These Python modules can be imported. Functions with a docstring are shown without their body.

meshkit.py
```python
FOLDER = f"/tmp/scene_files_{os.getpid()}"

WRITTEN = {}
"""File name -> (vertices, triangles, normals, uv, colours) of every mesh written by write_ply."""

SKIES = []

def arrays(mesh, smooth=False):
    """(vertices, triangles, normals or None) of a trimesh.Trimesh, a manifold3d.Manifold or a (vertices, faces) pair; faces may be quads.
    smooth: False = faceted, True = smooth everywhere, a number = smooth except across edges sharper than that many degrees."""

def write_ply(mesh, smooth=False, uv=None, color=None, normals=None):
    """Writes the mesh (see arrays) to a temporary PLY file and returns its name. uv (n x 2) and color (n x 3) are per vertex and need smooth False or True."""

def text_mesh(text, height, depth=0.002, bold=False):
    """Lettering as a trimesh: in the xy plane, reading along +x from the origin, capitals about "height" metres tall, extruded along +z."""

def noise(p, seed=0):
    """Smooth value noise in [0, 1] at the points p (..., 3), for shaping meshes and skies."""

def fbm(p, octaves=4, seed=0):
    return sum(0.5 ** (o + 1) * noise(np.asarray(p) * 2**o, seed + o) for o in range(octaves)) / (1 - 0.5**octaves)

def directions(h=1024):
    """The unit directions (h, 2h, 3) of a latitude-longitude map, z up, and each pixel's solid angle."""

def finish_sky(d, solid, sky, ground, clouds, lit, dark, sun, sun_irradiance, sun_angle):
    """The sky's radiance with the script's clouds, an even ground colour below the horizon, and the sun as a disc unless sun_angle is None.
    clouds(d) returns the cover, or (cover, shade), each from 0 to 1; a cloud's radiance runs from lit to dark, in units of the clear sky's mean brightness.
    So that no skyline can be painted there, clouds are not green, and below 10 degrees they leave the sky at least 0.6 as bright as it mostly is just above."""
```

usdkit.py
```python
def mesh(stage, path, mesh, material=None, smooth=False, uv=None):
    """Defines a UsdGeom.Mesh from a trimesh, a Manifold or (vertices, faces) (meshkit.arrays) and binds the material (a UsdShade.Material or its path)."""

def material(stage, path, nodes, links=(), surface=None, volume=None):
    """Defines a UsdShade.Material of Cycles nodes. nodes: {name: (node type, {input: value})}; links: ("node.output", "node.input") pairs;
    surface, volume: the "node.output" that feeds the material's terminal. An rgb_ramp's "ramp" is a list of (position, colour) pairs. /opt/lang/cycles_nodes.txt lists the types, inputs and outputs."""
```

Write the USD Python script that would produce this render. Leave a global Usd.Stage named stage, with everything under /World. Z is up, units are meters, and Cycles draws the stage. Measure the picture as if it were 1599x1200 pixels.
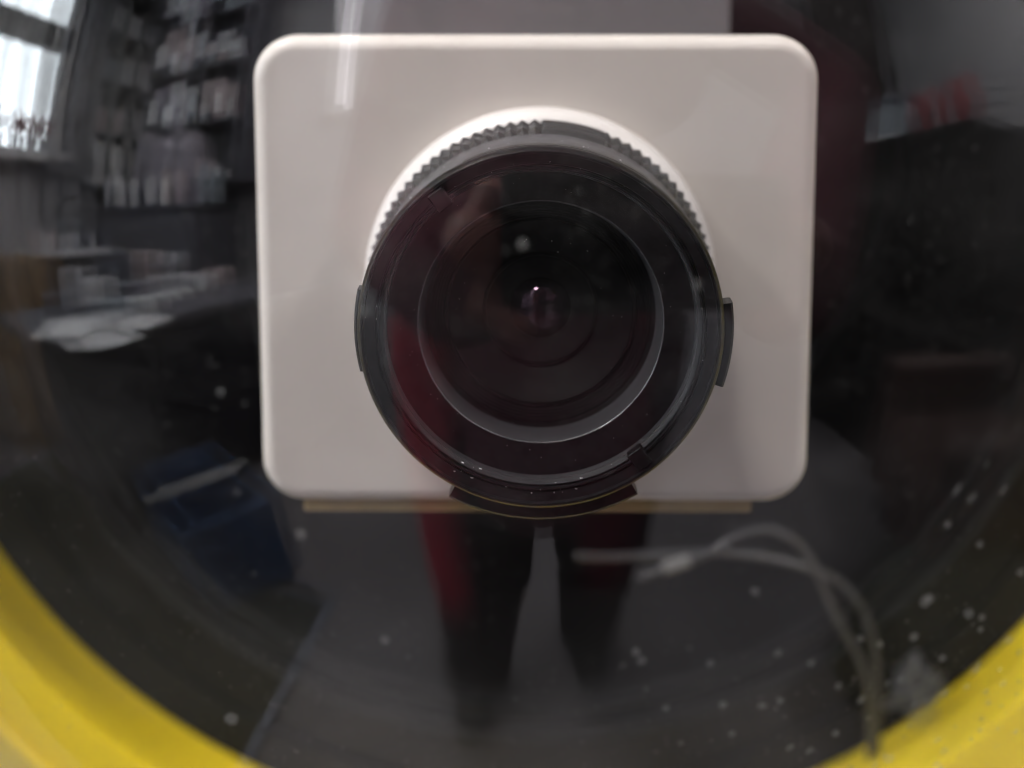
import math, random
import numpy as np, trimesh, manifold3d as m3, usdkit
from pxr import Usd, UsdGeom, UsdShade, Gf, Sdf, Vt

rng = np.random.default_rng(7)
random.seed(7)
PI = math.pi
stage = Usd.Stage.CreateInMemory()
UsdGeom.SetStageUpAxis(stage, 'Z')
UsdGeom.SetStageMetersPerUnit(stage, 1.0)
UsdGeom.Xform.Define(stage, '/World')
UsdGeom.Scope.Define(stage, '/World/Looks')

# ------------------------------------------------------------------ camera, exposure, light levels
# The housing hangs nose-down by TILT; its own axes: lens axis = -y, origin = middle of the lens's front rim.
TILT, HEIGHT = math.radians(10), 1.05
ct, st = math.cos(TILT), math.sin(TILT)
RX = np.array([[1, 0, 0], [0, ct, -st], [0, st, ct]])
DEV = np.eye(4); DEV[:3, :3] = RX; DEV[2, 3] = HEIGHT
EXPOSURE = 0.12
WINDOW_STRENGTH, LAMP_STRENGTH, SLIT_STRENGTH = 15.0, 100.0, 4.5
FOCUS, FSTOP = 0.2445, 12.5
PITCH, YAW = math.radians(12.0216), math.radians(0.6189)
EYE_DEV = np.array([-0.0008, -0.243, 0.0448])
FWD_DEV = np.array([-math.sin(YAW) * math.cos(PITCH), math.cos(YAW) * math.cos(PITCH), -math.sin(PITCH)])
EYE = RX @ EYE_DEV + [0, 0, HEIGHT]
FWD = RX @ FWD_DEV
RIGHT = np.cross(FWD_DEV, [0, 0, 1]); RIGHT /= np.linalg.norm(RIGHT)
UP = RX @ np.cross(RIGHT, FWD_DEV); RIGHT = RX @ RIGHT
cam = UsdGeom.Camera.Define(stage, '/World/Camera')
cam.CreateHorizontalApertureAttr(36.0); cam.CreateVerticalApertureAttr(27.0)
cam.CreateFocalLengthAttr(36.0 * 3240 / 1599)
cam.CreateFStopAttr(FSTOP); cam.CreateFocusDistanceAttr(FOCUS)
cam.CreateClippingRangeAttr(Gf.Vec2f(0.02, 100)); cam.CreateExposureAttr(EXPOSURE)
cm = np.eye(4); cm[:3, 0], cm[:3, 1], cm[:3, 2], cm[:3, 3] = RIGHT, UP, -FWD, EYE
cam.AddTransformOp().Set(Gf.Matrix4d(cm.T.tolist()))

# ------------------------------------------------------------------ materials
MATS = {}
def pm(name, col, rough=0.5, var=0.12, scale=40, bump=0.0, bscale=400, metallic=0.0, spec=0.5, stretch=(1, 1, 1), rvar=0.0, **kw):
    """principled with a noise-varied colour and a fine relief"""
    c = np.array(col, float)
    n = {'g': ('geometry', {}), 'tc': ('texture_coordinate', {}), 'map': ('mapping', {'scale': stretch}),
         'n': ('noise_texture', {'scale': scale, 'detail': 5, 'roughness': 0.6}),
         'r': ('rgb_ramp', {'ramp': [(0.25, c * (1 - var)), (0.75, np.minimum(c * (1 + var), 0.95))]}),
         'p': ('principled_bsdf', {'roughness': rough, 'metallic': metallic, 'specular_ior_level': spec, **kw})}
    l = [('tc.object', 'map.vector'), ('map.vector', 'n.vector'), ('n.fac', 'r.fac'), ('r.color', 'p.base_color')]
    if rvar:
        n['rr'] = ('map_range', {'from_min': 0.3, 'from_max': 0.7, 'to_min': rough - rvar, 'to_max': rough + rvar})
        l += [('n.fac', 'rr.value'), ('rr.result', 'p.roughness')]
    if bump:
        n['bn'] = ('noise_texture', {'scale': bscale, 'detail': 3})
        n['b'] = ('bump', {'strength': bump, 'distance': 0.4 / bscale})
        l += [('map.vector', 'bn.vector'), ('bn.fac', 'b.height'), ('b.normal', 'p.normal')]
    MATS[name] = usdkit.material(stage, '/World/Looks/' + name, n, l, surface='p.BSDF')
    return MATS[name]
def emit(name, col, strength, streak=None):
    n = {'e': ('emission', {'color': col, 'strength': strength})}
    l = []
    if streak:
        n.update({'tc': ('texture_coordinate', {}), 'map': ('mapping', {'scale': streak}), 'n': ('noise_texture', {'scale': 1.0, 'detail': 4}),
                  'r': ('map_range', {'from_min': 0.3, 'from_max': 0.7, 'to_min': strength * 0.6, 'to_max': strength * 1.35})})
        l = [('tc.object', 'map.vector'), ('map.vector', 'n.vector'), ('n.fac', 'r.value'), ('r.result', 'e.strength')]
    MATS[name] = usdkit.material(stage, '/World/Looks/' + name, n, l, surface='e.emission')

pm('shell_plastic', (0.50, 0.462, 0.43), 0.42, 0.03, 60, bump=0.12, bscale=2500, rvar=0.05)
pm('collar_plastic', (0.53, 0.505, 0.49), 0.35, 0.02, 60)
pm('tan_card', (0.30, 0.215, 0.095), 0.7, 0.15, 300)
pm('lens_black', (0.003, 0.003, 0.0037), 0.36, 0.3, 500, bump=0.15, bscale=6000, rvar=0.08, spec=0.22)
pm('lens_matte', (0.0012, 0.0012, 0.0016), 0.5, 0.3, 500, bump=0.2, bscale=6000, spec=0.1)
pm('ring_grey', (0.062, 0.060, 0.064), 0.45, 0.3, 700, bump=0.25, bscale=5000)
pm('step_grey', (0.024, 0.024, 0.026), 0.35, 0.15, 900, bump=0.1, bscale=6000)
pm('chamfer_grey', (0.05, 0.05, 0.054), 0.3, 0.15, 900, bump=0.1, bscale=6000)
pm('knurl_grey', (0.012, 0.0117, 0.0125), 0.5, 0.3, 700, bump=0.2, bscale=5000)
pm('front_glass', (0.003, 0.0012, 0.0025), 0.02, 0.1, 300, spec=0.6, specular_tint=(0.9, 0.6, 0.8))
pm('inner_glass', (0.02, 0.006, 0.016), 0.05, 0.2, 300, spec=0.9)
pm('lint', (0.7, 0.7, 0.7), 0.8, 0.1)
pm('yellow_plastic', (0.80, 0.60, 0.012), 0.42, 0.05, 30, bump=0.06, bscale=1500, rvar=0.08)
pm('interior_black', (0.005, 0.005, 0.005), 0.6, 0.3, 60, spec=0.2)
pm('flange_dark', (0.0065, 0.006, 0.0045), 0.6, 0.35, 70, bump=0.2, bscale=800, spec=0.2)
pm('groove_dark', (0.002, 0.002, 0.002), 0.7)
pm('bracket_metal', (0.115, 0.11, 0.118), 0.5, 0.1, 40, bump=0.15, bscale=1200, stretch=(0.15, 1, 1), metallic=0.2)
pm('cable_grey', (0.062, 0.063, 0.068), 0.25, 0.1, 200)
pm('connector_metal', (0.19, 0.19, 0.19), 0.4, 0.05, 200)

# room
pm('floor_grey', (0.15, 0.141, 0.155), 0.55, 0.45, 1.6, bump=0.1, bscale=60)
pm('wall_paint', (0.42, 0.42, 0.45), 0.8, 0.05, 3)
pm('mat_dark', (0.034, 0.036, 0.029), 0.9, 0.3, 30)
pm('wall_back_paint', (0.27, 0.27, 0.295), 0.8, 0.08, 3)
pm('wall_dark', (0.24, 0.25, 0.29), 0.8, 0.1, 3)
pm('ceiling_paint', (0.80, 0.79, 0.77), 0.85, 0.03, 3)
pm('curtain_grey', (0.34, 0.345, 0.38), 0.85, 0.15, 20, stretch=(1, 6, 0.3))
pm('curtain_dark', (0.06, 0.045, 0.05), 0.9, 0.2, 20)
pm('white_paint', (0.72, 0.72, 0.74), 0.5, 0.05, 10)
pm('dark_wood', (0.09, 0.09, 0.115), 0.5, 0.3, 12, stretch=(1, 8, 8))
pm('bench_dark', (0.03, 0.03, 0.038), 0.5, 0.25, 10)
pm('black_lacquer', (0.009, 0.0085, 0.008), 0.4, 0.2, 10)
pm('cardboard', (0.24, 0.155, 0.085), 0.85, 0.12, 12)
pm('brown_card', (0.055, 0.027, 0.022), 0.85, 0.2, 12)
pm('paper_white', (0.80, 0.81, 0.84), 0.8, 0.04, 10)
pm('grey_metal', (0.28, 0.29, 0.30), 0.5, 0.08, 10)
pm('blue_plastic', (0.055, 0.11, 0.24), 0.4, 0.1, 20)
pm('maroon_knit', (0.105, 0.021, 0.038), 0.9, 0.2, 60)
MATS['trousers_painted_light'] = usdkit.material(stage, '/World/Looks/trousers_painted_light', {'g': ('geometry', {}), 'n': ('noise_texture', {'scale': 9, 'detail': 3}), 'xy': ('separate_xyz', {}),
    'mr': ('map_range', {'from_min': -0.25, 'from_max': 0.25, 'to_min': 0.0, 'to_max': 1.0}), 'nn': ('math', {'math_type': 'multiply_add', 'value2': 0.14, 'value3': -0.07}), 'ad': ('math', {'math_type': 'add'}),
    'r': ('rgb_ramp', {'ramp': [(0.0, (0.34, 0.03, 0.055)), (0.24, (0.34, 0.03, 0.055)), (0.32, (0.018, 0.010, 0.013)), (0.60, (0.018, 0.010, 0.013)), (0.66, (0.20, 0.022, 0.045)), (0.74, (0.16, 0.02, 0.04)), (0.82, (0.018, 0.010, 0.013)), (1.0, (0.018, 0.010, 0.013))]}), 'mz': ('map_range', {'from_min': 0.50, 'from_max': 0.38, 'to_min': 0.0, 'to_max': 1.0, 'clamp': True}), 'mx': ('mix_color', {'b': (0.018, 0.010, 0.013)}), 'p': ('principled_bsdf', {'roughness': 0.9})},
    [('g.position', 'n.vector'), ('g.position', 'xy.vector'), ('xy.x', 'mr.value'), ('n.fac', 'nn.value1'), ('mr.result', 'ad.value1'), ('nn.value', 'ad.value2'), ('ad.value', 'r.fac'), ('r.color', 'mx.a'), ('xy.z', 'mz.value'), ('mz.result', 'mx.fac'), ('mx.result', 'p.base_color')], surface='p.BSDF')  # lit red side and shaded dark rest are painted into the cloth by position
pm('leather_brown', (0.05, 0.026, 0.023), 0.5, 0.25, 20)
pm('shoe_black', (0.015, 0.014, 0.014), 0.6, 0.1)
pm('skin', (0.22, 0.085, 0.08), 0.5, 0.08, 30, subsurface_weight=0.1)
pm('hair_dark', (0.022, 0.015, 0.011), 0.6, 0.3, 80)
pm('eye_white', (0.7, 0.7, 0.68), 0.2, 0.02)
pm('lip', (0.32, 0.12, 0.10), 0.5, 0.05)
pm('phone_black', (0.006, 0.006, 0.007), 0.6, 0.1, spec=0.15)
pm('pink_cloth', (0.30, 0.105, 0.12), 0.9, 0.2, 30)
pm('leaf_green', (0.05, 0.10, 0.03), 0.7, 0.3, 30)
for k, c in enumerate([(0.62, 0.63, 0.68), (0.30, 0.28, 0.34), (0.13, 0.145, 0.19), (0.50, 0.42, 0.43), (0.32, 0.37, 0.42), (0.80, 0.81, 0.84)]):
    pm(f'goods_{k}', c, 0.6, 0.12, 25)
emit('daylight_pane', (0.86, 0.94, 1.0), WINDOW_STRENGTH, (1, 9, 1.2))
emit('lamp_panel', (1.0, 0.96, 0.93), LAMP_STRENGTH)
emit('slit_lit', (0.97, 0.94, 1.0), SLIT_STRENGTH)

def acrylic():
    """clear dome skin: what it does not mirror (Schlick, 4 % head-on per surface) goes straight through, but for a thin uneven film of dust and wiped smears"""
    n = {'w': ('layer_weight', {'blend': 0.5}), 'pw': ('math', {'math_type': 'power', 'value2': 5.0}),
         'f': ('math', {'math_type': 'multiply_add', 'value2': 0.96, 'value3': 0.04}),
         't': ('transparent_bsdf', {'color': (0.985, 0.985, 0.985)}), 'g': ('glossy_bsdf', {'color': (1, 1, 1), 'roughness': 0.03}), 'm': ('mix_closure', {}),
         'd': ('diffuse_bsdf', {'color': (0.75, 0.75, 0.73)}), 'tc': ('texture_coordinate', {}),
         'mp': ('mapping', {'scale': (1.0, 1.0, 2.6), 'rotation': (0, 0.7, 0)}), 'n1': ('noise_texture', {'scale': 38, 'detail': 6, 'roughness': 0.65, 'distortion': 0.6}),
         'r1': ('map_range', {'from_min': 0.46, 'from_max': 0.75, 'to_min': 0.0005, 'to_max': 0.010, 'clamp': True}),
         'n2': ('noise_texture', {'scale': 1300, 'detail': 1}), 'r2': ('map_range', {'from_min': 0.70, 'from_max': 0.80, 'to_min': 0.0, 'to_max': 0.05, 'clamp': True}),
         'ad': ('math', {'math_type': 'add'}), 'm2': ('mix_closure', {})}
    MATS['acrylic_clear'] = usdkit.material(stage, '/World/Looks/acrylic_clear', n,
        [('w.facing', 'pw.value1'), ('pw.value', 'f.value1'), ('f.value', 'm.fac'), ('t.BSDF', 'm.closure1'), ('g.BSDF', 'm.closure2'), ('tc.object', 'mp.vector'), ('mp.vector', 'n1.vector'), ('n1.fac', 'r1.value'),
         ('tc.object', 'n2.vector'), ('n2.fac', 'r2.value'), ('r1.result', 'ad.value1'), ('r2.result', 'ad.value2'), ('ad.value', 'm2.fac'), ('m.closure', 'm2.closure1'), ('d.BSDF', 'm2.closure2')], surface='m2.closure')
acrylic()
MATS['droplet_clear'] = usdkit.material(stage, '/World/Looks/droplet_clear', {'t': ('transparent_bsdf', {'color': (1, 1, 1)}), 'p': ('principled_bsdf', {'base_color': (0.5, 0.51, 0.5), 'roughness': 0.15, 'specular_ior_level': 0.8}),
    'm': ('mix_closure', {'fac': 0.075})}, [('t.BSDF', 'm.closure1'), ('p.BSDF', 'm.closure2')], surface='m.closure')

# ------------------------------------------------------------------ helpers
USED = {}
def numbered(parent, name):
    k = USED.get((parent, name), 0); USED[(parent, name)] = k + 1
    return f'{parent}/{name}' if k == 0 else f'{parent}/{name}_{k:03d}'
def tag(p, label=None, cat=None, group=None, kind=None):
    for k, v in (('label', label), ('category', cat), ('group', group), ('kind', kind)):
        if v: p.SetCustomDataByKey(k, v)
    return p
def thing(name, label, cat, loc=(0, 0, 0), rz=0, group=None, device=False):
    x = UsdGeom.Xform.Define(stage, numbered('/World', name))
    if device: x.AddTransformOp().Set(Gf.Matrix4d(DEV.T.tolist()))
    else:
        x.AddTranslateOp().Set(Gf.Vec3d(*map(float, loc)))
        if rz: x.AddRotateZOp().Set(float(rz))
    return tag(x.GetPrim(), label, cat, group)
def obj(name, mesh, mat, parent=None, smooth=30):
    par = str(parent.GetPath()) if parent is not None else '/World'
    return usdkit.mesh(stage, numbered(par, name), mesh, MATS[mat], smooth=smooth).GetPrim()
def cat_(*ms): return trimesh.util.concatenate([tm(m) for m in ms])
def tm(m):
    if hasattr(m, 'to_mesh'):
        q = m.to_mesh(); return trimesh.Trimesh(q.vert_properties[:, :3], q.tri_verts, process=False)
    return m
def bx(x0, x1, y0, y1, z0, z1, ch=0.0):
    if ch <= 0:
        b = trimesh.creation.box([x1 - x0, y1 - y0, z1 - z0]); b.apply_translation([(x0 + x1) / 2, (y0 + y1) / 2, (z0 + z1) / 2]); return b
    pts = []
    for X, sx in ((x0, 1), (x1, -1)):
        for Y, sy in ((y0, 1), (y1, -1)):
            for Z, sz in ((z0, 1), (z1, -1)):
                pts += [(X, Y + sy * ch, Z + sz * ch), (X + sx * ch, Y, Z + sz * ch), (X + sx * ch, Y + sy * ch, Z)]
    return tm(m3.Manifold.hull_points(np.array(pts)))
def lathe(profile, n=160, closed=True, a0=0.0, a1=2 * PI):
    """turns (radius, y) points about the y axis; closed: the profile is a closed outline (a solid ring)"""
    P = np.array(profile, float); full = abs(a1 - a0 - 2 * PI) < 1e-6
    A = a0 + (a1 - a0) * np.arange(n + (0 if full else 1)) / n
    V = np.stack([np.stack([P[:, 0] * math.sin(a), P[:, 1], P[:, 0] * math.cos(a)], 1) for a in A]).reshape(-1, 3)
    m, F = len(P), []
    K = m if closed else m - 1
    for i in range(n):
        j = (i + 1) % len(A)
        for k in range(K):
            l = (k + 1) % m
            a, b, c, d = i * m + k, i * m + l, j * m + l, j * m + k
            F += [(a, b, c), (a, c, d)]
    if closed and not full:
        for i, flip in ((0, 1), (len(A) - 1, 0)):
            c = len(V); V = np.vstack([V, V[i * m:(i + 1) * m].mean(0)])
            for k in range(m):
                t = (i * m + k, i * m + (k + 1) % m, c); F.append(t if not flip else t[::-1])
    t = trimesh.Trimesh(V, np.array(F), process=False)
    t.merge_vertices()
    t.update_faces(t.nondegenerate_faces())
    if closed:
        if t.volume < 0: t.invert()
    return t
def orient(t, away):
    """turns an open sheet so that its faces look towards the point (0, away, 0)"""
    s = ((np.array([0, away, 0]) - t.triangles_center) * t.face_normals).sum(1) * t.area_faces
    if s.sum() < 0: t.invert()
    return t
def solid(t): return m3.Manifold(m3.Mesh(np.asarray(t.vertices, np.float32), np.asarray(t.faces, np.uint32)))
def tube(pts, r, n=12, samples=60):
    from scipy.interpolate import CubicSpline
    P = np.array(pts, float); s = np.r_[0, np.cumsum(np.linalg.norm(np.diff(P, axis=0), axis=1))]
    C = CubicSpline(s, P)(np.linspace(0, s[-1], samples)) if len(P) > 2 else np.linspace(P[0], P[1], samples)
    T = np.gradient(C, axis=0); T /= np.linalg.norm(T, axis=1)[:, None]
    ref = np.array([0.31, 0.9, 0.2]); V = []
    for c, t in zip(C, T):
        u = np.cross(t, ref); u /= np.linalg.norm(u); v = np.cross(t, u)
        V += [c + r * (math.cos(a) * u + math.sin(a) * v) for a in np.arange(n) * 2 * PI / n]
    V = V + [C[0], C[-1]]; F = []; k = len(C)
    for i in range(k - 1):
        for j in range(n):
            a, b = i * n + j, i * n + (j + 1) % n
            F += [(a, b, b + n), (a, b + n, a + n)]
    for j in range(n):
        F += [(k * n, (j + 1) % n, j), (k * n + 1, (k - 1) * n + j, (k - 1) * n + (j + 1) % n)]
    t = trimesh.Trimesh(np.array(V), np.array(F), process=False)
    if t.volume < 0: t.invert()
    return t
def rounded_slab(hx, hz, rc, y0, y1, re, cx=0, cz=0, rb=0.0005, nc=12, ne=8):
    """a plate in the xz plane from y0 (front) to y1, corners rc in plan, front edge rounded by re, back edge by rb"""
    layers = [(re * (1 - math.sin(a)), y0 + re * (1 - math.cos(a))) for a in np.linspace(0.0, PI / 2, ne)]
    layers += [(rb * (1 - math.cos(a)), y1 - rb * (1 - math.sin(a))) for a in np.linspace(0, PI / 2, 4)]
    rings = []
    for ins, y in layers:
        r = rc - ins; ring = []
        for sx, sz, s in ((1, 1, 0), (-1, 1, 1), (-1, -1, 2), (1, -1, 3)):
            for a in np.linspace(0, PI / 2, nc):
                t = a + s * PI / 2
                ring.append((cx + sx * (hx - rc) + r * math.cos(t), y, cz + sz * (hz - rc) + r * math.sin(t)))
        rings.append(ring)
    m = len(rings[0]); V = [p for r in rings for p in r]; F = []
    for i in range(len(rings) - 1):
        for k in range(m):
            a, b = i * m + k, i * m + (k + 1) % m
            F += [(a, b, b + m), (a, b + m, a + m)]
    V += [(cx, y0, cz), (cx, y1, cz)]; e = (len(rings) - 1) * m
    for k in range(m):
        F += [(len(V) - 2, (k + 1) % m, k), (len(V) - 1, e + k, e + (k + 1) % m)]
    t = trimesh.Trimesh(np.array(V), np.array(F), process=False)
    if t.volume < 0: t.invert()
    return t

# ------------------------------------------------------------------ the housing: yellow rim, black inside, clear dome
hs = thing('dome_housing', 'round yellow plastic housing with black inside, closed by a clear droplet-flecked dome', 'camera housing', device=True)
YF = 0.0795
rim = obj('rim', lathe([(0.1107, 0.1005), (0.1100, YF + 0.0012), (0.1104, YF + 0.0004), (0.1112, YF), (0.1200, YF), (0.1205, YF - 0.0004), (0.1205, YF - 0.0012),
                        (0.1209, YF - 0.0018), (0.1345, YF - 0.0018), (0.1360, YF - 0.0003), (0.1360, 0.112), (0.1290, 0.112), (0.1107, 0.1030)], 200), 'yellow_plastic', hs)
obj('outer_shell', lathe([(0.1320, 0.1123), (0.1320, 0.62), (0.1285, 0.62), (0.1285, 0.1123)], 120), 'yellow_plastic', hs)
fl = obj('inner_flange', lathe([(0.1106, 0.1033), (0.1030, 0.1037), (0.1028, 0.1047), (0.1012, 0.1047), (0.1010, 0.1037), (0.0938, 0.1040), (0.0925, 0.1052), (0.0925, 0.109), (0.1106, 0.109)], 200), 'flange_dark', hs)
obj('groove', lathe([(0.0924, 0.1090), (0.0924, 0.1072), (0.0900, 0.1072), (0.0900, 0.1090)], 200), 'groove_dark', fl)
obj('liner', orient(lathe([(0.0900, 0.1085), (0.0892, 0.1075), (0.0880, 0.1095), (0.0880, 0.26), (0.0845, 0.262), (0.0, 0.262)], 120, closed=False), 0.15), 'interior_black', hs)
# dome: two skins 4 mm apart
RO, RI = 0.1242, 0.1206
def arc(r, n):
    a = np.linspace(0.0, math.acos(-0.0002 / r), n); return [(max(r * math.sin(t), 0.0), YF - r * math.cos(t)) for t in a]
dome = obj('clear_dome', lathe([(p[0], p[1] - 0.0023) for p in arc(RO, 90)] + [(p[0], p[1] - 0.0023) for p in arc(RI, 90)[::-1]], 220), 'acrylic_clear', hs, smooth=50)
DC = np.array([0, YF - 0.0023, 0])
def on_dome(px, pz):
    """point of the dome's outer skin above (x, z)"""
    return np.array([px, DC[1] - math.sqrt(RO ** 2 - px * px - pz * pz), pz])
def droplet(px, pz, r, stretch=1.0, ang=0.0):
    p = on_dome(px, pz); n = (p - DC) / RO
    u = np.cross([0, 0, 1.0], n); u /= np.linalg.norm(u); v = np.cross(n, u)
    u, v = math.cos(ang) * u + math.sin(ang) * v, -math.sin(ang) * u + math.cos(ang) * v
    s = trimesh.creation.icosphere(1, 1.0)
    w = np.array(s.vertices) * (1 + 0.12 * rng.normal(size=(len(s.vertices), 1)))
    s.vertices = p + r * (w[:, :1] * u * stretch + w[:, 1:2] * v + 0.45 * w[:, 2:] * n)
    obj('droplet', s, 'droplet_clear', dome, smooth=True)
DROPS = []
spots = [(0.0275, -0.0575), (0.033, -0.060), (0.0352, -0.0465), (0.039, -0.0505), (0.0435, -0.0405), (0.0475, -0.0385), (0.046, -0.0305), (0.0495, -0.0275),
         (0.0405, -0.0335), (0.0385, -0.0255), (0.0445, -0.0235), (0.0500, -0.0195), (0.0372, -0.0405), (0.042, -0.0285), (0.0475, -0.0335), (0.0345, -0.055),
         (0.0225, -0.0555), (0.0165, -0.0505), (0.0205, -0.0465), (0.0235, -0.0505), (0.0125, -0.0545), (0.0075, -0.0585), (0.0035, -0.0555), (-0.002, -0.0605),
         (0.0145, -0.0595), (0.0185, -0.0610), (0.0245, -0.0465), (0.0285, -0.0480), (0.0260, -0.0415), (-0.0265, -0.0615), (-0.0285, -0.0605), (-0.0245, -0.0620),
         (-0.0300, -0.0545), (-0.0375, -0.0440), (-0.0360, -0.0425), (-0.0125, -0.0425), (-0.0325, -0.0350), (0.0395, -0.0215), (0.0515, -0.0250), (0.0425, -0.0455)]
for px, pz in spots: droplet(px, pz, rng.uniform(0.00038, 0.00070))
for px, pz, r in ((-0.0019, 0.0165, 0.00050), (-0.0172, 0.0099, 0.00046), (0.0149, 0.0125, 0.00042), (-0.0240, -0.0130, 0.00050), (-0.0158, -0.0241, 0.00042), (-0.0318, 0.0013, 0.00036), (0.0099, 0.0220, 0.00020), (0.0035, 0.0215, 0.00020), (0.0214, -0.0189, 0.00040), (0.0399, -0.0212, 0.00050), (0.0450, -0.0157, 0.00040), (0.0413, -0.0131, 0.00040), (0.0241, -0.0260, 0.00040), (0.0308, -0.0305, 0.00040)): droplet(px, pz, r)
for k in range(60): droplet(rng.uniform(0.026, 0.060), rng.uniform(-0.064, -0.028), rng.uniform(0.0002, 0.00042), rng.uniform(1.0, 1.7), 0.9)
for k in range(70): droplet(rng.uniform(0.008, 0.052), rng.uniform(-0.062, -0.024), rng.uniform(0.00018, 0.00045))
for px, pz, r in ((0.0420, -0.0095, 0.00022), (0.0438, -0.0105, 0.00022), (0.0472, -0.0100, 0.00020), (0.0452, -0.0070, 0.00014)):
    droplet(px, pz, r, 3.2, 0.9)

specks = []
for k in range(420):
    px, pz = (rng.uniform(-0.05, 0.055), rng.uniform(-0.062, 0.02)) if k % 3 else (rng.uniform(0.012, 0.055), rng.uniform(-0.062, -0.02))
    p = on_dome(px, pz); n = (p - DC) / RO; q = trimesh.creation.icosphere(0, 1.0); sz = rng.uniform(0.00004, 0.00012)
    q.vertices = p + sz * np.array(q.vertices) * rng.uniform(0.5, 1.3, 3) ; specks.append(q)
tag(obj('dust', cat_(*specks), 'droplet_clear', dome, smooth=True), kind='stuff')

# ------------------------------------------------------------------ the camera inside
cm_ = thing('box_camera', 'white square-bodied camera with a big black lens, mounted behind the clear dome', 'camera', device=True)
ZC = 0.00137
shell = obj('body', rounded_slab(0.0373, 0.0316, 0.0058, 0.0322, 0.0388, 0.0019, cx=-0.0007, cz=ZC - 0.0002, rb=0.002), 'shell_plastic', cm_, smooth=40)
obj('rear_body', rounded_slab(0.0335, 0.0275, 0.005, 0.0389, 0.0620, 0.0005, cx=-0.0007, cz=ZC - 0.0005), 'shell_plastic', cm_, smooth=40)
obj('lens_collar', lathe([(0.0236, 0.0327), (0.0235, 0.0308), (0.0232, 0.0294), (0.0227, 0.0284), (0.0220, 0.0277), (0.0212, 0.0279), (0.0206, 0.0285), (0.0206, 0.0327)], 180), 'collar_plastic', cm_, smooth=60)
obj('foot_plate', bx(-0.0326, 0.0293, 0.0345, 0.060, -0.0324, -0.0307, 0.0002), 'tan_card', cm_)

def facet(p0, p1): return [p0, p1]
# barrel: closed solid outline from the neck to the conical shoulder behind the front ring
barrel = lathe([(0.0150, 0.0320), (0.0198, 0.0320), (0.0198, 0.0250), (0.0215, 0.0250), (0.0215, 0.0147), (0.0212, 0.0141), (0.0205, 0.0063), (0.0200, 0.0055), (0.0200, 0.0046), (0.0150, 0.0046)], 200)
lens = obj('lens', barrel, 'ring_grey', cm_, smooth=25)
# knurled focus ring: pyramid teeth with a smooth pad just right of the top
def knurl():
    n, nt = 90 * 6, 90
    ys = [0.0250, 0.0240, 0.0228, 0.0215, 0.0205, 0.0192, 0.0176, 0.0160, 0.0147]
    base = [0.0210, 0.0221, 0.0222, 0.0220, 0.0214, 0.0214, 0.0218, 0.0216, 0.0212]
    amp = [0.0, 0.3, 1.0, 0.5, 0.0, 0.1, 0.9, 0.8, 0.0]
    V, F = [], []
    for i in range(n):
        a = 2 * PI * i / n; deg = math.degrees(a)
        tri = 1 - abs(((i / 6.0) % 1.0) * 2 - 1)
        pad = 1.0 if 0.5 < deg < 21.0 else 0.0
        for y, b, w in zip(ys, base, amp):
            h = 0.00055 * w * tri * (1 - pad) + pad * 0.00045 * min(1, w * 1.6)
            V.append(((b + h) * math.sin(a), y, (b + h) * math.cos(a)))
    m = len(ys)
    for i in range(n):
        j = (i + 1) % n
        for k in range(m - 1):
            a, b, c, d = i * m + k, i * m + k + 1, j * m + k + 1, j * m + k
            F += [(a, b, c), (a, c, d)]
    t = trimesh.Trimesh(np.array(V), np.array(F), process=False)
    out = (t.triangles_center * t.face_normals)[:, [0, 2]].sum()
    if out < 0: t.invert()
    return t
obj('focus_ring', knurl(), 'knurl_grey', lens, smooth=False)
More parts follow.
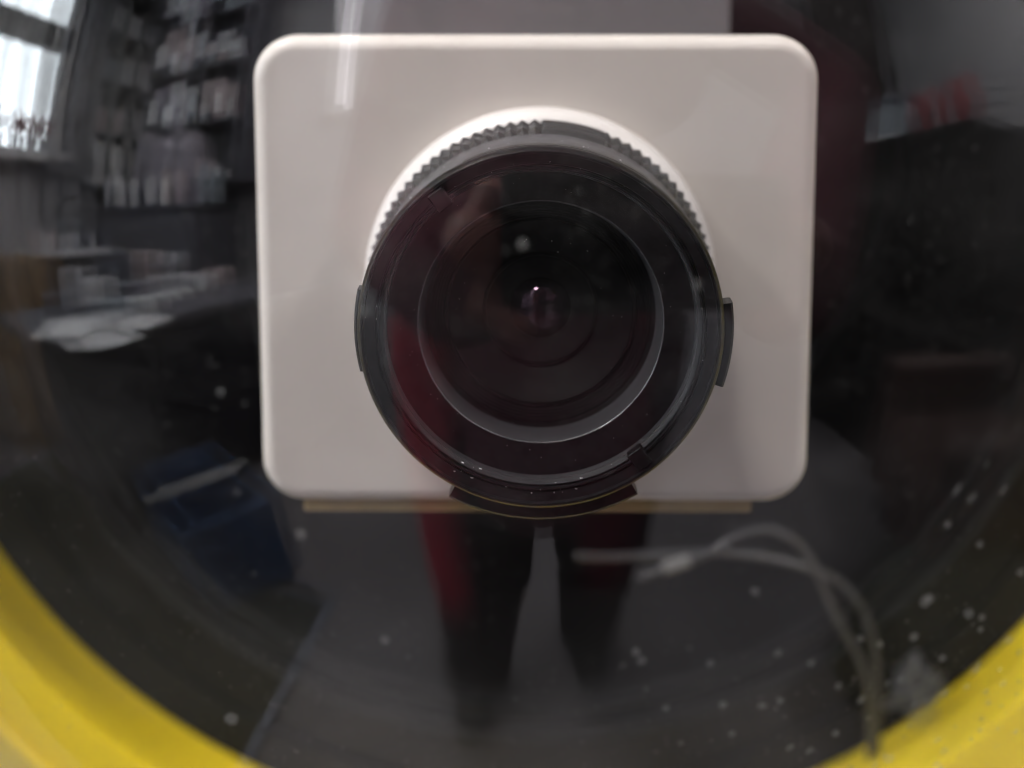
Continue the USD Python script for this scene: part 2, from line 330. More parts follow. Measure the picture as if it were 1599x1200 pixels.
# front ring with fine turned steps, cut by two slots
front = lathe([(0.0214, 0.0048), (0.0217, 0.0043), (0.0219, 0.0006), (0.0217, -0.0002), (0.0214, -0.0006), (0.0211, -0.0006), (0.02102, 0.00018), (0.0204, 0.00032), (0.01985, 0.00045), (0.01978, 0.00075),
               (0.01962, 0.00075), (0.01955, 0.0002), (0.01940, 0.0000), (0.0192, 0.00005), (0.0191, 0.0006), (0.0191, 0.0048)], 240)
fm = solid(front)
for a in (-37.0, 142.5):
    t = math.radians(a)
    b = trimesh.creation.box([0.0019, 0.0030, 0.0027])
    b.apply_transform(trimesh.transformations.rotation_matrix(t, [0, 1, 0])); b.apply_translation([0.0191 * math.sin(t), 0.0006, 0.0191 * math.cos(t)])
    fm = fm - solid(b)
fm = fm.translate([0, -0.0004, -0.0004])
fr = obj('front_ring', tm(fm), 'lens_black', lens, smooth=25)
for mid, half, R, y0, y1 in ((5, 30, 0.02185, 0.0018, 0.0052), (95, 13, 0.0231, 0.0012, 0.0052), (179, 29, 0.0238, 0.0016, 0.0060), (269, 13, 0.0224, 0.0016, 0.0052)):
    a0, a1 = math.radians(mid - half), math.radians(mid + half)
    seg = lathe([(0.0209, y0), (R - 0.0003, y0), (R, y0 + 0.0004), (R, y1 - 0.0003), (R - 0.0003, y1), (0.0209, y1)], 40, True, a0, a1)
    seg.apply_translation([0, -0.0003, -0.0004])
    obj('lug', seg, 'lens_black', lens, smooth=25)
# funnel inside the front ring: flat cone, bright chamfer, bore with turned ridges, retaining ring
sr = orient(lathe([(0.01912, 0.0002), (0.01905, 0.0004), (0.01885, 0.0014), (0.01870, 0.00145), (0.01850, 0.0026)], 200, closed=False), -1); sr.apply_translation([0, -0.0004, -0.0002])
obj('step_ring', sr, 'step_grey', lens, smooth=20)
obj('recess', orient(lathe([(0.0190, 0.0021), (0.0180, 0.0021), (0.0166, 0.0024), (0.01485, 0.0026)], 200, closed=False), -1), 'lens_black', lens)
obj('chamfer_ring', orient(lathe([(0.01485, 0.0026), (0.01472, 0.0027), (0.01425, 0.0074), (0.01410, 0.0078)], 200, closed=False), -1), 'chamfer_grey', lens)
steps = [(0.01410, 0.0078), (0.0136, 0.0084)]
r, y = 0.0136, 0.0084
for k in range(5):
    steps += [(r - 0.0002, y), (r - 0.00034, y + 0.0002)]; r -= 0.00034; y += 0.00026
steps += [(0.0118, 0.0098), (0.01172, 0.0095), (0.01158, 0.0095), (0.0115, 0.0101)]
r, y = 0.0115, 0.0101
for k in range(9):
    steps += [(r - 0.00012, y), (r - 0.00046, y + 0.00018)]; r -= 0.00046; y += 0.00022
steps += [(0.00716, y), (0.0071, y - 0.00035), (0.00692, y - 0.00038), (0.00684, y)]
YE = y
obj('bore', orient(lathe(steps, 200, closed=False), -1), 'lens_matte', lens, smooth=25)
r, y = 0.00684, YE
st2 = [(r, y)]
for k in range(6):
    st2 += [(r - 0.0001, y), (r - 0.0005, y + 0.00012)]; r -= 0.0005; y += 0.0002
st2 += [(r, y + 0.0002)]
obj('retaining_ring', orient(lathe(st2, 160, closed=False), -1), 'lens_matte', lens, smooth=25)
RE, RC = r, 0.0054                              # front element: bulging cap
h = RC - math.sqrt(RC ** 2 - RE ** 2)
capp = [(RE * math.sin(t * PI / 2) if False else RE * (1 - t), 0) for t in np.linspace(0, 1, 2)]
cap = [(RC * math.sin(t), y + 0.0004 + h - (RC * math.cos(t) - (RC - h))) for t in np.linspace(math.asin(RE / RC), 0.0, 22)]
cap = [(max(a, 0.0), y + 0.0002 + (RC - h) - RC * math.cos(t) + 0.0) for (a, _), t in zip(cap, np.linspace(math.asin(RE / RC), 0.0, 22))]
obj('front_element', orient(lathe(cap, 120, closed=False), -1), 'front_glass', lens, smooth=True)
# lint and dust on the rings
motes = []
def mote(rad, a, y, s, streak=False):
    q = trimesh.creation.icosphere(0, 1.0); q.vertices = np.array(q.vertices) * [s * (2.6 if streak else 1), s * 0.6, s]
    q.apply_transform(trimesh.transformations.rotation_matrix(a + rng.uniform(-.4, .4), [0, 1, 0])); q.apply_translation([rad * math.sin(a), y, rad * math.cos(a)]); motes.append(q)
for k in range(46):
    mote(rng.uniform(0.0191, 0.0215), rng.uniform(0, 2 * PI), 0.0, rng.uniform(0.00002, 0.00006), k % 3 == 0)
for k in range(26):
    mote(rng.uniform(0.0187, 0.0215), math.radians(rng.uniform(140, 215)), -0.00002, rng.uniform(0.00003, 0.00009), k % 2 == 0)
for k in range(22):
    yy = rng.uniform(0.0075, 0.0145); mote(0.0205 + (yy - 0.0063) * 0.09 + 0.00003, math.radians(rng.uniform(-62, 50)), yy, rng.uniform(0.00004, 0.00011))
for k in range(30):
    rr = rng.uniform(0.0149, 0.018); mote(rr, rng.uniform(0, 2 * PI), 0.0026 - (rr - 0.01485) * 0.3, rng.uniform(0.00002, 0.00004))
for k in range(16):
    rr = rng.uniform(0.008, 0.0132); mote(rr, rng.uniform(0, 2 * PI), 0.0066, rng.uniform(0.00002, 0.000045))
for a in (-37.0, 142.5):
    sl = bx(-0.00105, 0.00105, -0.0011, 0.0012, 0.0184, 0.0208, 0.00015); sl.apply_translation([0, 0, -0.0]); sl.apply_transform(trimesh.transformations.rotation_matrix(math.radians(a), [0, 1, 0])); sl.apply_translation([0, 0, -0.0004])
    obj('slot_shade_block', sl, 'lens_matte', lens)  # raised matte black block stands in for the shade inside the cut slot
tag(obj('dust', cat_(*motes), 'lint', lens, smooth=False), kind='stuff')

# ------------------------------------------------------------------ what holds and feeds the camera
br = thing('mounting_bracket', 'flat grey metal bracket rising behind the top of the white camera', 'bracket', device=True)
obj('plate', bx(-0.0295, 0.0276, 0.0625, 0.0660, 0.005, 0.105, 0.0003), 'bracket_metal', br)
obj('arm', bx(-0.012, 0.012, 0.0663, 0.2600, 0.055, 0.060, 0.0003), 'bracket_metal', br)
STRAND_A = [(0.0165, 0.0800, -0.0560), (0.0208, 0.0820, -0.0551), (0.0282, 0.0840, -0.0529), (0.0324, 0.0850, -0.0505), (0.0367, 0.0860, -0.0495), (0.0417, 0.0870, -0.0513), (0.0449, 0.0880, -0.0547), (0.0474, 0.0890, -0.0600), (0.0508, 0.0900, -0.0673), (0.0542, 0.0910, -0.0736), (0.0560, 0.0920, -0.0787), (0.0568, 0.0935, -0.0839), (0.0573, 0.0950, -0.0903), (0.0580, 0.0985, -0.0955)]
STRAND_B = [(0.0062, 0.0880, -0.0548), (0.0169, 0.0880, -0.0548), (0.0291, 0.0880, -0.0542), (0.0380, 0.0900, -0.0556), (0.0444, 0.0910, -0.0574), (0.0501, 0.0920, -0.0601), (0.0541, 0.0925, -0.0645), (0.0566, 0.0930, -0.0699), (0.0576, 0.0935, -0.0747), (0.0583, 0.0945, -0.0819), (0.0587, 0.0960, -0.0895), (0.0592, 0.0990, -0.0949)]
cb = thing('looped_cable', 'thin grey cable looping out below the camera towards lower right', 'cable', device=True)
obj('strand', tube(STRAND_A, 0.0006, samples=110), 'cable_grey', cb, smooth=True)
obj('strand', tube(STRAND_B, 0.0006, samples=110), 'cable_grey', cb, smooth=True)
obj('connector', tube([(0.0203, 0.0819, -0.0552), (0.0222, 0.0824, -0.0547), (0.0246, 0.0830, -0.0540)], 0.00105, 12, 14), 'connector_metal', cb, smooth=True)

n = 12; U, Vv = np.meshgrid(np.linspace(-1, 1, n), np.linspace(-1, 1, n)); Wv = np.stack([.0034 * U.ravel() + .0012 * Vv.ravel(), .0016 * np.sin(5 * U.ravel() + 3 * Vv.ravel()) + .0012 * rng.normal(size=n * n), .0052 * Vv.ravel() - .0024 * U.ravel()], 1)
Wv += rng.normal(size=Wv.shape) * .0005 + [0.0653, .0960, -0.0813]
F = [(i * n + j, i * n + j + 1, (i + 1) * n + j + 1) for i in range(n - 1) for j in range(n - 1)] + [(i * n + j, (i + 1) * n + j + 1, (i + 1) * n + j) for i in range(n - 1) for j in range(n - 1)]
scr = UsdGeom.Xform.Define(stage, '/World/added_streak'); scr.AddTransformOp().Set(Gf.Matrix4d(DEV.T.tolist()))  # crumpled clear sheet added to imitate a bright streak reflected in the dome
MATS['streak_clear'] = usdkit.material(stage, '/World/Looks/streak_clear', {'t': ('transparent_bsdf', {'color': (1, 1, 1)}), 'p': ('principled_bsdf', {'base_color': (0.55, 0.57, 0.62), 'roughness': 0.2}), 'm': ('mix_closure', {'fac': 0.16})},
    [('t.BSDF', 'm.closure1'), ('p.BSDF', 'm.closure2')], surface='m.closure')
obj('streak_sheet', trimesh.Trimesh(Wv, np.array(F), process=False), 'streak_clear', scr.GetPrim(), smooth=True); obj('streak_edge', tube([Wv[k] for k in (0, n + 1, 2 * n + 3, 4 * n + 4, 6 * n + 5, 9 * n + 6)], .0003, 8, 24), 'streak_clear', scr.GetPrim(), smooth=True)
tag(scr.GetPrim(), 'pale crumpled sheet added to imitate a reflected streak beside the yellow rim, near the end of the cable', 'film')

# ------------------------------------------------------------------ the room that the dome mirrors
XL, XR, YB, YR, ZT = -3.0, 2.2, -2.4, 0.55, 2.7
def struct(name, mesh, mat): return tag(obj(name, mesh, mat, smooth=False), kind='structure')
struct('floor', bx(XL - .1, XR + .1, YB - .1, YR + .1, -.1, 0), 'floor_grey')
struct('ceiling', bx(XL - .1, XR + .1, YB - .1, YR + .1, ZT, ZT + .1), 'ceiling_paint')
struct('wall_back', bx(XL - .1, XR + .1, YB - .1, YB, 0, ZT), 'wall_back_paint')
struct('wall_left', bx(XL - .1, XL, YB, YR, 0, ZT), 'wall_paint')
struct('wall_right', bx(XR, XR + .1, YB, YR, 0, ZT), 'wall_paint')
struct('wall_front', bx(XL - .1, XR + .1, YR, YR + .1, 0, ZT), 'wall_paint')

def lamp(x, y, label):
    t = thing('ceiling_lamp', label, 'ceiling lamp', (x, y, ZT))
    obj('frame', cat_(bx(-.20, .20, -.20, -.175, -.05, 0), bx(-.20, .20, .175, .20, -.05, 0), bx(-.20, -.175, -.175, .175, -.05, 0), bx(.175, .20, -.175, .175, -.05, 0)), 'white_paint', t)
    obj('diffuser', bx(-.173, .173, -.173, .173, -.042, -.032), 'lamp_panel', t)
lamp(-1.65, -1.45, 'square lit ceiling lamp over the long workbench'); lamp(-0.55, -1.95, 'square lit ceiling lamp over the low grey cabinet')
lamp(-0.75, -0.35, 'square lit ceiling lamp above the blue crate'); lamp(1.55, -0.75, 'square lit ceiling lamp added above the armchair to brighten the right side')  # the lamp by the armchair is added to brighten cabinet and blind

w = thing('window', 'bright daylit window with a white cross bar in the left wall', 'window', (XL, 0, 0))
obj('pane', bx(0.004, 0.012, -1.48, 0.40, 1.50, 2.13), 'daylight_pane', w); obj('pane', bx(0.004, 0.012, -1.48, 0.40, 2.31, 2.60), 'daylight_pane', w)
obj('cross_bar', bx(0.0, 0.05, -1.56, 0.40, 2.13, 2.31, .004), 'grey_metal', w)
obj('sill', bx(0.0, 0.16, -1.60, 0.46, 1.44, 1.50, .004), 'white_paint', w)
for y0, y1 in ((-1.60, -1.48), (0.40, 0.46)): obj('frame', bx(0.0, 0.05, y0, y1, 1.50, 2.66, .004), 'white_paint', w)
for yy in (-0.52,): obj('mullion', bx(0.013, 0.04, yy - .02, yy + .02, 1.50, 2.13, .003), 'white_paint', w)
for i, (yy, s) in enumerate(((-1.42, .8), (-1.30, 1.0), (-1.18, .9))):
    t = thing('potted_flower', ['small pink potted flower nearest the curtain', 'tallest pink potted flower on the window sill', 'pink potted flower farthest from the curtain'][i], 'potted plant', (XL + .09, yy, 1.50))
    obj('pot', lathe([(0.0, 0), (.03, 0), (.042, .07), (.045, .075), (.0, .07)], 20).apply_transform(trimesh.transformations.rotation_matrix(PI / 2, [1, 0, 0])), 'goods_0', t)
    bl = []
    for k in range(26):
        q = trimesh.creation.icosphere(0, .016); q.apply_translation([rng.normal() * .03, rng.normal() * .035, .10 + s * abs(rng.normal()) * .05]); bl.append(q)
    obj('blossom', cat_(*bl), 'pink_cloth', t)
def drape(name, label, x, y0, y1, z0, z1, mat, along='y', n=60, amp=.028, waves=7):
    V, F = [], []
    for k, z in enumerate((z0, z1)):
        for side in (0, 1):
            for i in range(n + 1):
                f = i / n; u = y0 + (y1 - y0) * f; o = amp * math.sin(f * waves * 2 * PI) + amp * .4 * math.sin(f * 31) + (.006 if side else 0)
                V.append((x + o, u, z) if along == 'y' else (u, x + o, z))
    m = n + 1
    for i in range(n):
        a, b, c, d = i, i + 1, 2 * m + i + 1, 2 * m + i
        F += [(a, b, c), (a, c, d), (a + m, c + m, b + m), (a + m, d + m, c + m), (a, a + m, b + m), (a, b + m, b), (d, c, c + m), (d, c + m, d + m)]
    return tag(obj(name, trimesh.Trimesh(np.array(V), np.array(F), process=False), mat, smooth=60), label, 'curtain')
drape('curtain', 'grey floor-length curtain beside the daylit window', XL + .10, -1.93, -1.61, .03, 2.62, 'curtain_grey')
drape('curtain', 'dark curtain on the back wall above the black cabinet', YB + .08, 1.55, 2.15, .03, 2.62, 'curtain_dark', along='x')

def shelf_unit(label, loc, rz, width, depth, z0, z1, rows, cols, back, boards):
    t = thing('shelf_unit', label, 'shelf', loc, rz)
    obj('back_panel', bx(-width / 2, width / 2, -.012, 0, z0, z1), back, t)
    for k in range(rows + 1):
        z = z0 + (z1 - z0) * k / rows; obj('shelf_board', bx(-width / 2 + .021, width / 2 - .021, -depth, -.013, z, z + .018), boards, t)
    for k in range(cols + 1):
        x = -width / 2 + (width - .02) * k / cols; obj('upright', bx(x, x + .02, -depth, -.012, z0 - .001, z1 + .02), boards, t)
def goods(where, positions):
    """things on the boards: (name, label, category, x, y, z, w, d, h, material)"""
    for name, label, c, x, y, z, ww, dd, hh, mat, rz in positions:
        t = obj(name, bx(-ww / 2, ww / 2, -dd / 2, dd / 2, 0, hh, .003).apply_transform(trimesh.transformations.rotation_matrix(math.radians(rz), [0, 0, 1])).apply_translation([x, y, z]), mat)
        tag(t, label, c)
shelf_unit('white-edged cubby shelf on the left wall beside the grey curtain', (XL + .012, -2.165, 0), 90, .42, .22, 1.30, 2.66, 4, 2, 'wall_dark', 'grey_metal')
shelf_unit('dark shelf on the back wall filled with boxes and paper', (-1.98, YB + .012, 0), 180, .82, .26, 1.28, 2.66, 4, 2, 'wall_dark', 'dark_wood')
# rows of the left shelf are 0.34 m, of the back one 0.345 m apart
G = []
for k, (y, r, hgt, m) in enumerate([(-2.06, 3, .17, 5), (-2.27, 3, .16, 0), (-2.06, 2, .15, 4), (-2.27, 2, .20, 5), (-2.05, 1, .15, 3), (-2.28, 1, .19, 0), (-2.06, 0, .27, 5), (-2.27, 0, .25, 5)]):
    z = 1.30 + .34 * r + .0185
    G.append(('storage_box', f'{["white","grey","teal grey","white","brown","grey","white","white"][k]} box on the {["bottom","second","third","top"][r]} board of the cubby shelf, {"nearer the curtain" if k % 2 == 0 else "nearer the corner"}', 'box', XL + .15, y, z, .11, .12, hgt, f'goods_{m}', rng.uniform(-8, 8)))
for k, (x, r, ww, hgt, m) in enumerate([(-2.26, 3, .22, .22, 0), (-2.10, 3, .07, .28, 1), (-1.80, 3, .26, .18, 4), (-2.20, 2, .20, .24, 3), (-2.06, 2, .06, .26, 0), (-2.24, 1, .16, .22, 1), (-2.10, 1, .12, .24, 5), (-1.78, 1, .2, .2, 3), (-1.75, 2, .14, .14, 0)]):
    z = 1.28 + .345 * r + .0185
    G.append(('carton', f'{["grey","plum","pale blue grey","dusty pink","narrow grey","dark","white","dusty pink small","flat grey"][k]} carton on the {["bottom","second","third","top"][r]} board of the dark shelf', 'carton', x, YB + .15, z, ww, .18, hgt, f'goods_{m}', rng.uniform(-7, 7)))
for k in range(18):
    r = k % 3; xx = -2.30 + .115 * (k // 3); hh = rng.uniform(.05, .16)
    G.append(('shelf_item', f'{["slim white","small grey","dark","pale blue grey","short brown","narrow white"][k // 3]} pack at the front of the {["bottom","second","third"][r]} board of the dark shelf', 'pack', xx, YB + .245, 1.28 + .345 * r + .0185, rng.uniform(.03, .08), .04, hh, f'goods_{[5, 0, 2, 4, 3, 5][k // 3]}', rng.uniform(-15, 15)))
goods(None, G)
# dark sideboard below the shelves, a row of small things on it
t = thing('sideboard', 'dark wooden sideboard under the shelves in the corner', 'sideboard', (-2.35, -2.15, 0))
obj('carcass', bx(-.62, .62, -.22, .20, .06, 1.13, .004), 'dark_wood', t); obj('top', bx(-.64, .64, -.23, .22, 1.131, 1.165, .003), 'dark_wood', t)
for k in range(3): obj('door', bx(-.60 + k * .40, -.215 + k * .40, .201, .219, .10, 1.10, .003), 'dark_wood', t)
for k in range(4): obj('foot', bx(-.58 + (k % 2) * 1.1, -.52 + (k % 2) * 1.1, -.18 + (k // 2) * .3, -.12 + (k // 2) * .3, 0, .06), 'dark_wood', t)
JL = ['stout grey jar', 'pale jar', 'dark jar', 'tall white jar', 'brown jar', 'small plum jar', 'bluish jar']
for k in range(7):
    jr, jh = rng.uniform(.03, .05), rng.uniform(.09, .2)
    t = thing('storage_jar', f'{JL[k]} in the row along the sideboard top', 'jar', (-2.62 + .15 * k, -2.05 + rng.uniform(-.05, .05), 1.165), group='jars on the sideboard')
    R90 = trimesh.transformations.rotation_matrix(PI / 2, [1, 0, 0])
    obj('jar_body', lathe([(0, 0), (jr, 0), (jr * 1.05, jh * .1), (jr, jh * .85), (jr * .7, jh), (0, jh)], 24).apply_transform(R90), f'goods_{[0, 5, 2, 5, 3, 1, 4][k]}', t)
    obj('lid', lathe([(0, jh + .001), (jr * .75, jh + .001), (jr * .75, jh + .02), (0, jh + .02)], 24).apply_transform(R90), 'goods_1', t)
for k, (x, y, r, hh) in enumerate(((-2.33, -2.21, .13, .46), (-2.02, -2.19, .14, .44))):
    pf = [(0, 0), (r, 0)] + [(r * math.cos(a), hh - r + r * math.sin(a)) for a in np.linspace(0, PI / 2, 14)]
    t = thing('domed_case', ['rounded grey domed case on the sideboard nearer the corner', 'rounded grey domed case on the sideboard farther from the corner'][k], 'case', (x, y, 1.165))
    R90 = trimesh.transformations.rotation_matrix(PI / 2, [1, 0, 0])
    obj('case_body', lathe(pf[:-1] + [(0, hh)], 32).apply_transform(R90), 'goods_1', t)
    obj('base', lathe([(r + .001, .0), (r + .012, 0), (r + .012, .02), (r + .001, .02)], 32).apply_transform(R90), 'goods_2', t)
t = thing('side_table', 'pale low table with thin legs below the bright window', 'table', (-2.68, -1.62, 0))
obj('table_top', bx(-.28, .28, -.24, .30, .90, .93, .004), 'goods_0', t)
for sx in (-.25, .22):
    for sy in (-.21, .24): obj('leg', bx(sx, sx + .03, sy, sy + .03, 0, .899), 'goods_2', t)
for k in range(6): goods(None, [('desk_item', ['dark tin', 'pale mug-sized tin', 'low grey box', 'upright dark folder', 'white card box', 'slim brown box'][k] + ' on the pale low table', 'box', -2.52 - .07 * (k % 3), -1.78 + .08 * k, .9305, rng.uniform(.04, .09), rng.uniform(.04, .08), rng.uniform(.08, .24), f'goods_{[2, 0, 4, 2, 5, 3][k]}', rng.uniform(-30, 30))])
# workbench with tools and papers
t = thing('workbench', 'long dark workbench running from the dome to the corner', 'workbench', (-1.54, -1.41, 0), 8)
obj('top', bx(-.33, .30, -.80, .70, .715, .75, .004), 'dark_wood', t); obj('drawer_block', bx(-.30, .27, -.78, .60, .05, .714, .004), 'bench_dark', t)
for k in range(4): obj('drawer', bx(.271, .288, -.76 + .34 * k, -.43 + .34 * k, .10, .68, .003), 'bench_dark', t)
BL = ['pale tin', 'grey carton', 'white tin', 'small dark case', 'pale flat box', 'grey tool tray', 'white carton', 'dark tin', 'cream box', 'small grey tin']
for k in range(10):
    x, y = -1.35 - .035 * k + (k % 2) * -.14, -1.00 - .125 * k
    goods(None, [('small_box', f'{BL[k]} among the clutter on the workbench', 'box', x, y, .7505, rng.uniform(.07, .16), rng.uniform(.05, .11), rng.uniform(.03, .10), f'goods_{[0, 4, 5, 1, 5, 0, 5, 1, 3, 0][k]}', rng.uniform(-30, 30))])
for k, (x, y, rz) in enumerate(((-1.21, -.81, 20), (-1.28, -.99, -14), (-1.38, -.83, 50))):
    n = 8; X, Y = np.meshgrid(np.linspace(-.15, .15, n), np.linspace(-.105, .105, n)); Z = .004 + .0026 * k + .012 * np.abs(np.sin(X * 9 + k)) * (np.abs(Y) / .1)
    V = np.stack([X.ravel(), Y.ravel(), Z.ravel()], 1); F = [(i * n + j, i * n + j + 1, (i + 1) * n + j + 1) for i in range(n - 1) for j in range(n - 1)] + [(i * n + j, (i + 1) * n + j + 1, (i + 1) * n + j) for i in range(n - 1) for j in range(n - 1)]
    s = trimesh.Trimesh(V, np.array(F), process=False); s.apply_transform(trimesh.transformations.rotation_matrix(math.radians(rz), [0, 0, 1])); s.apply_translation([x, y, .752])
    tag(obj('paper_sheet', s, 'paper_white', smooth=True), ['white paper sheet at the near corner of the workbench', 'white paper sheet lying under the first tins', 'white paper sheet turned crosswise on the workbench'][k], 'paper')
for k in range(9):
    goods(None, [('tool_box', ['squat dark', 'long pale', 'slim white', 'tall dark', 'flat grey', 'short brown', 'long dark', 'square pale', 'low blue grey'][k] + ' box at the back of the workbench', 'box', -1.74 - .02 * k, -.98 - .13 * k, .7505, rng.uniform(.06, .12), rng.uniform(.07, .12), rng.uniform(.05, .20), f'goods_{[2, 0, 5, 2, 4, 3, 2, 0, 4][k]}', rng.uniform(-25, 25))])
t = thing('floor_mat', 'dark greenish mat lying on the floor under the blue crate', 'mat')
obj('mat_pile', bx(-2.3, -.60, -.88, .30, .0005, .008, .002), 'mat_dark', t); obj('binding', cat_(bx(-2.33, -2.301, -.91, .33, .0005, .009), bx(-.599, -.57, -.91, .33, .0005, .009), bx(-2.30, -.60, -.91, -.881, .0005, .009), bx(-2.30, -.60, .301, .33, .0005, .009)), 'goods_2', t)
t = thing('round_pouf', 'dark round pouf standing on the floor in front of the armchair', 'pouf', (.92, -.42, 0))
R90 = trimesh.transformations.rotation_matrix(PI / 2, [1, 0, 0])
obj('cushion', lathe([(0, .04), (.22, .04), (.27, .08), (.285, .18), (.27, .28), (.22, .325), (0, .335)], 40).apply_transform(R90), 'mat_dark', t, smooth=60); obj('base', lathe([(0, .0), (.19, .0), (.19, .039), (0, .039)], 32).apply_transform(R90), 'black_lacquer', t)
# cardboard boxes, grey cabinet, blue crate
for k in range(2):
    t = thing('cardboard_box', ['brown cardboard box standing on the floor under the window', 'brown cardboard box stacked on another one under the window'][k], 'cardboard box', (-2.62, -1.12, .001 + .462 * k), 6 * k)
    obj('carton_body', bx(-.24, .24, -.22, .22, 0, .45, .004), 'cardboard', t); obj('tape', bx(-.241, .241, -.03, .03, .4505, .4515), 'goods_3', t)
    for s in (-1, 1): obj('flap', bx(-.235, .235, min(s * .222, s * .004), max(s * .222, s * .004), .4518, .456), 'cardboard', t)
t = thing('filing_cabinet', 'low grey metal cabinet between workbench and photographer', 'cabinet', (-1.30, -2.00, 0))
obj('carcass', bx(-.22, .22, -.3, .25, .0, .74, .006), 'grey_metal', t)
for k in range(3): d = obj('drawer', bx(-.20, .20, .251, .268, .04 + .23 * k, .25 + .23 * k, .003), 'grey_metal', t); obj('handle', bx(-.06, .06, .2685, .285, .16 + .23 * k, .175 + .23 * k, .002), 'white_paint', d)
t = thing('plastic_crate', 'blue plastic crate standing on the floor by the workbench', 'crate', (-1.00, -.93, .009), 25)
for a, b, c, d in ((-.22, .22, -.16, -.148), (-.22, .22, .148, .16), (-.22, -.208, -.147, .147), (.208, .22, -.147, .147)): obj('side', bx(a, b, c, d, .0, .30, .002), 'blue_plastic', t)
obj('bottom', bx(-.207, .207, -.147, .147, .0, .012), 'blue_plastic', t)
obj('strap', bx(-.025, .025, -.18, .18, .302, .306), 'grey_metal', t)
# tall lit slit on the back wall
t = thing('wall_lamp', 'narrow upright white tube lamp on the back wall', 'lamp', (-1.06, YB, 0))
obj('housing', bx(-.085, .055, 0, .03, 1.62, 2.64, .004), 'white_paint', t); obj('tube', bx(-.005, .05, .031, .06, 1.66, 2.62, .006), 'slit_lit', t)
# right hand side: black cabinet, grey case and pink bundles on it, pale blind behind
t = thing('black_cabinet', 'tall black cabinet against the right wall', 'cabinet', (1.83, -1.62, 0))
obj('carcass', bx(-.34, .34, -.62, .56, .05, 1.43, .006), 'black_lacquer', t); obj('plinth', bx(-.32, .32, -.60, .54, 0, .05), 'black_lacquer', t)
for k in range(3): d = obj('door', bx(-.358, -.341, -.61 + .39 * k, -.23 + .39 * k, .07, 1.41, .003), 'black_lacquer', t); obj('handle', bx(-.372, -.3585, -.27 + .39 * k, -.255 + .39 * k, .75, .9, .002), 'black_lacquer', d)
t = thing('grey_case', 'grey box-shaped case with a dark lid edge on the black cabinet', 'case', (1.64, -1.86, 1.431), -20)
obj('case_body', bx(-.12, .12, -.20, .20, 0, .17, .012), 'goods_4', t); obj('lid', bx(-.13, .13, -.21, .21, .1705, .205, .008), 'goods_2', t); obj('front_edge', bx(-.136, -.131, -.14, .14, .01, .025), 'white_paint', t)
for k, (x, y, s) in enumerate(((1.63, -1.50, .10), (1.70, -1.31, .12))):
    q = trimesh.creation.icosphere(3, 1.0); v = np.array(q.vertices); v *= 1 + .16 * np.sin(v[:, [0]] * 7 + k) * np.cos(v[:, [2]] * 6 + 2 * k) + .07 * np.sin(v[:, [1]] * 13)
    q.vertices = v * [s * .7, s * .6, s] + [x, y, 1.431 + s * .96]
    tag(obj('cloth_bundle', q, 'pink_cloth', smooth=True), ['smaller pink cloth bundle beside the grey case', 'larger pink cloth bundle at the end of the black cabinet'][k], 'cloth')
t = thing('window_blind', 'pale slatted blind on the right wall above the black cabinet', 'blind', (XR, -1.55, 0))
obj('head_rail', bx(-.06, -.005, -.62, .62, 2.60, 2.65, .004), 'white_paint', t)
for k in range(15):
    s = bx(-.035, .035, -.6, .6, -.0015, .0015); s.apply_transform(trimesh.transformations.rotation_matrix(math.radians(-82), [0, 1, 0])); s.apply_translation([-.045, 0, 1.55 + .066 * k]); obj('slat', s, 'wall_paint', t)

t = thing('armchair', 'reddish brown leather armchair in front of the black cabinet', 'armchair', (1.30, -.80, 0), 118)
def cush(x0, x1, y0, y1, z0, z1, r):
    a = [m3.Manifold.sphere(r, 16).translate([x, y, z]) for x in (x0 + r, x1 - r) for y in (y0 + r, y1 - r) for z in (z0 + r, z1 - r)]
    return tm(m3.Manifold.batch_hull(a))
obj('seat', cush(-.29, .29, -.26, .30, .18, .44, .06), 'leather_brown', t, smooth=True); obj('backrest', cush(-.36, .36, -.46, -.265, .18, .94, .09), 'leather_brown', t, smooth=True)
for sx in (-1, 1): obj('armrest', cush(min(sx * .295, sx * .42), max(sx * .295, sx * .42), -.26, .30, .12, .62, .055), 'leather_brown', t, smooth=True)
for sx in (-.25, .25):
    for sy in (-.3, .22): obj('leg', bx(sx - .02, sx + .02, sy - .02, sy + .02, 0, .185), 'dark_wood', t)

# ------------------------------------------------------------------ the photographer, mirrored in the dome
def bones(chain, res=.016, it=10):
    """chain: list of (p0, r0, p1, r1); hulls of spheres, united, refined and smoothed"""
    tot = None
    for p0, r0, p1, r1 in chain:
        a = m3.Manifold.sphere(r0, 20).translate(list(map(float, p0))); b = m3.Manifold.sphere(r1, 20).translate(list(map(float, p1)))
        h_ = m3.Manifold.batch_hull([a, b]); tot = h_ if tot is None else tot + h_
    t = tm(tot.refine_to_length(res)); t.merge_vertices()
    return trimesh.smoothing.filter_taubin(t, iterations=it)
pc = EYE - .006 * FWD + .060 * RIGHT - .004 * UP     # phone middle
def ph(a, b, c=0): return pc + a * RIGHT + b * UP - c * FWD
HP, HL, HR_ = np.array([0, -.66, .93]), np.array([-.10, -.66, .90]), np.array([.10, -.68, .90])
KL, KR, AL, AR = np.array([-.095, -.60, .50]), np.array([.105, -.68, .50]), np.array([-.14, -.66, .09]), np.array([.12, -.84, .09])
SL, SR = np.array([-.155, -.66, 1.40]), np.array([.19, -.66, 1.40])
EL, ER = np.array([-.20, -.57, 1.05]), np.array([.37, -.52, 1.22])
WL, WR = ph(-.125, -.02, .07), ph(.125, -.01, .07)
NK, HD = np.array([0, -.65, 1.47]), np.array([0, -.60, 1.62])
me = thing('person', 'standing person in a maroon sweater and trousers with red side light and dark shade painted in, holding up a phone', 'person')
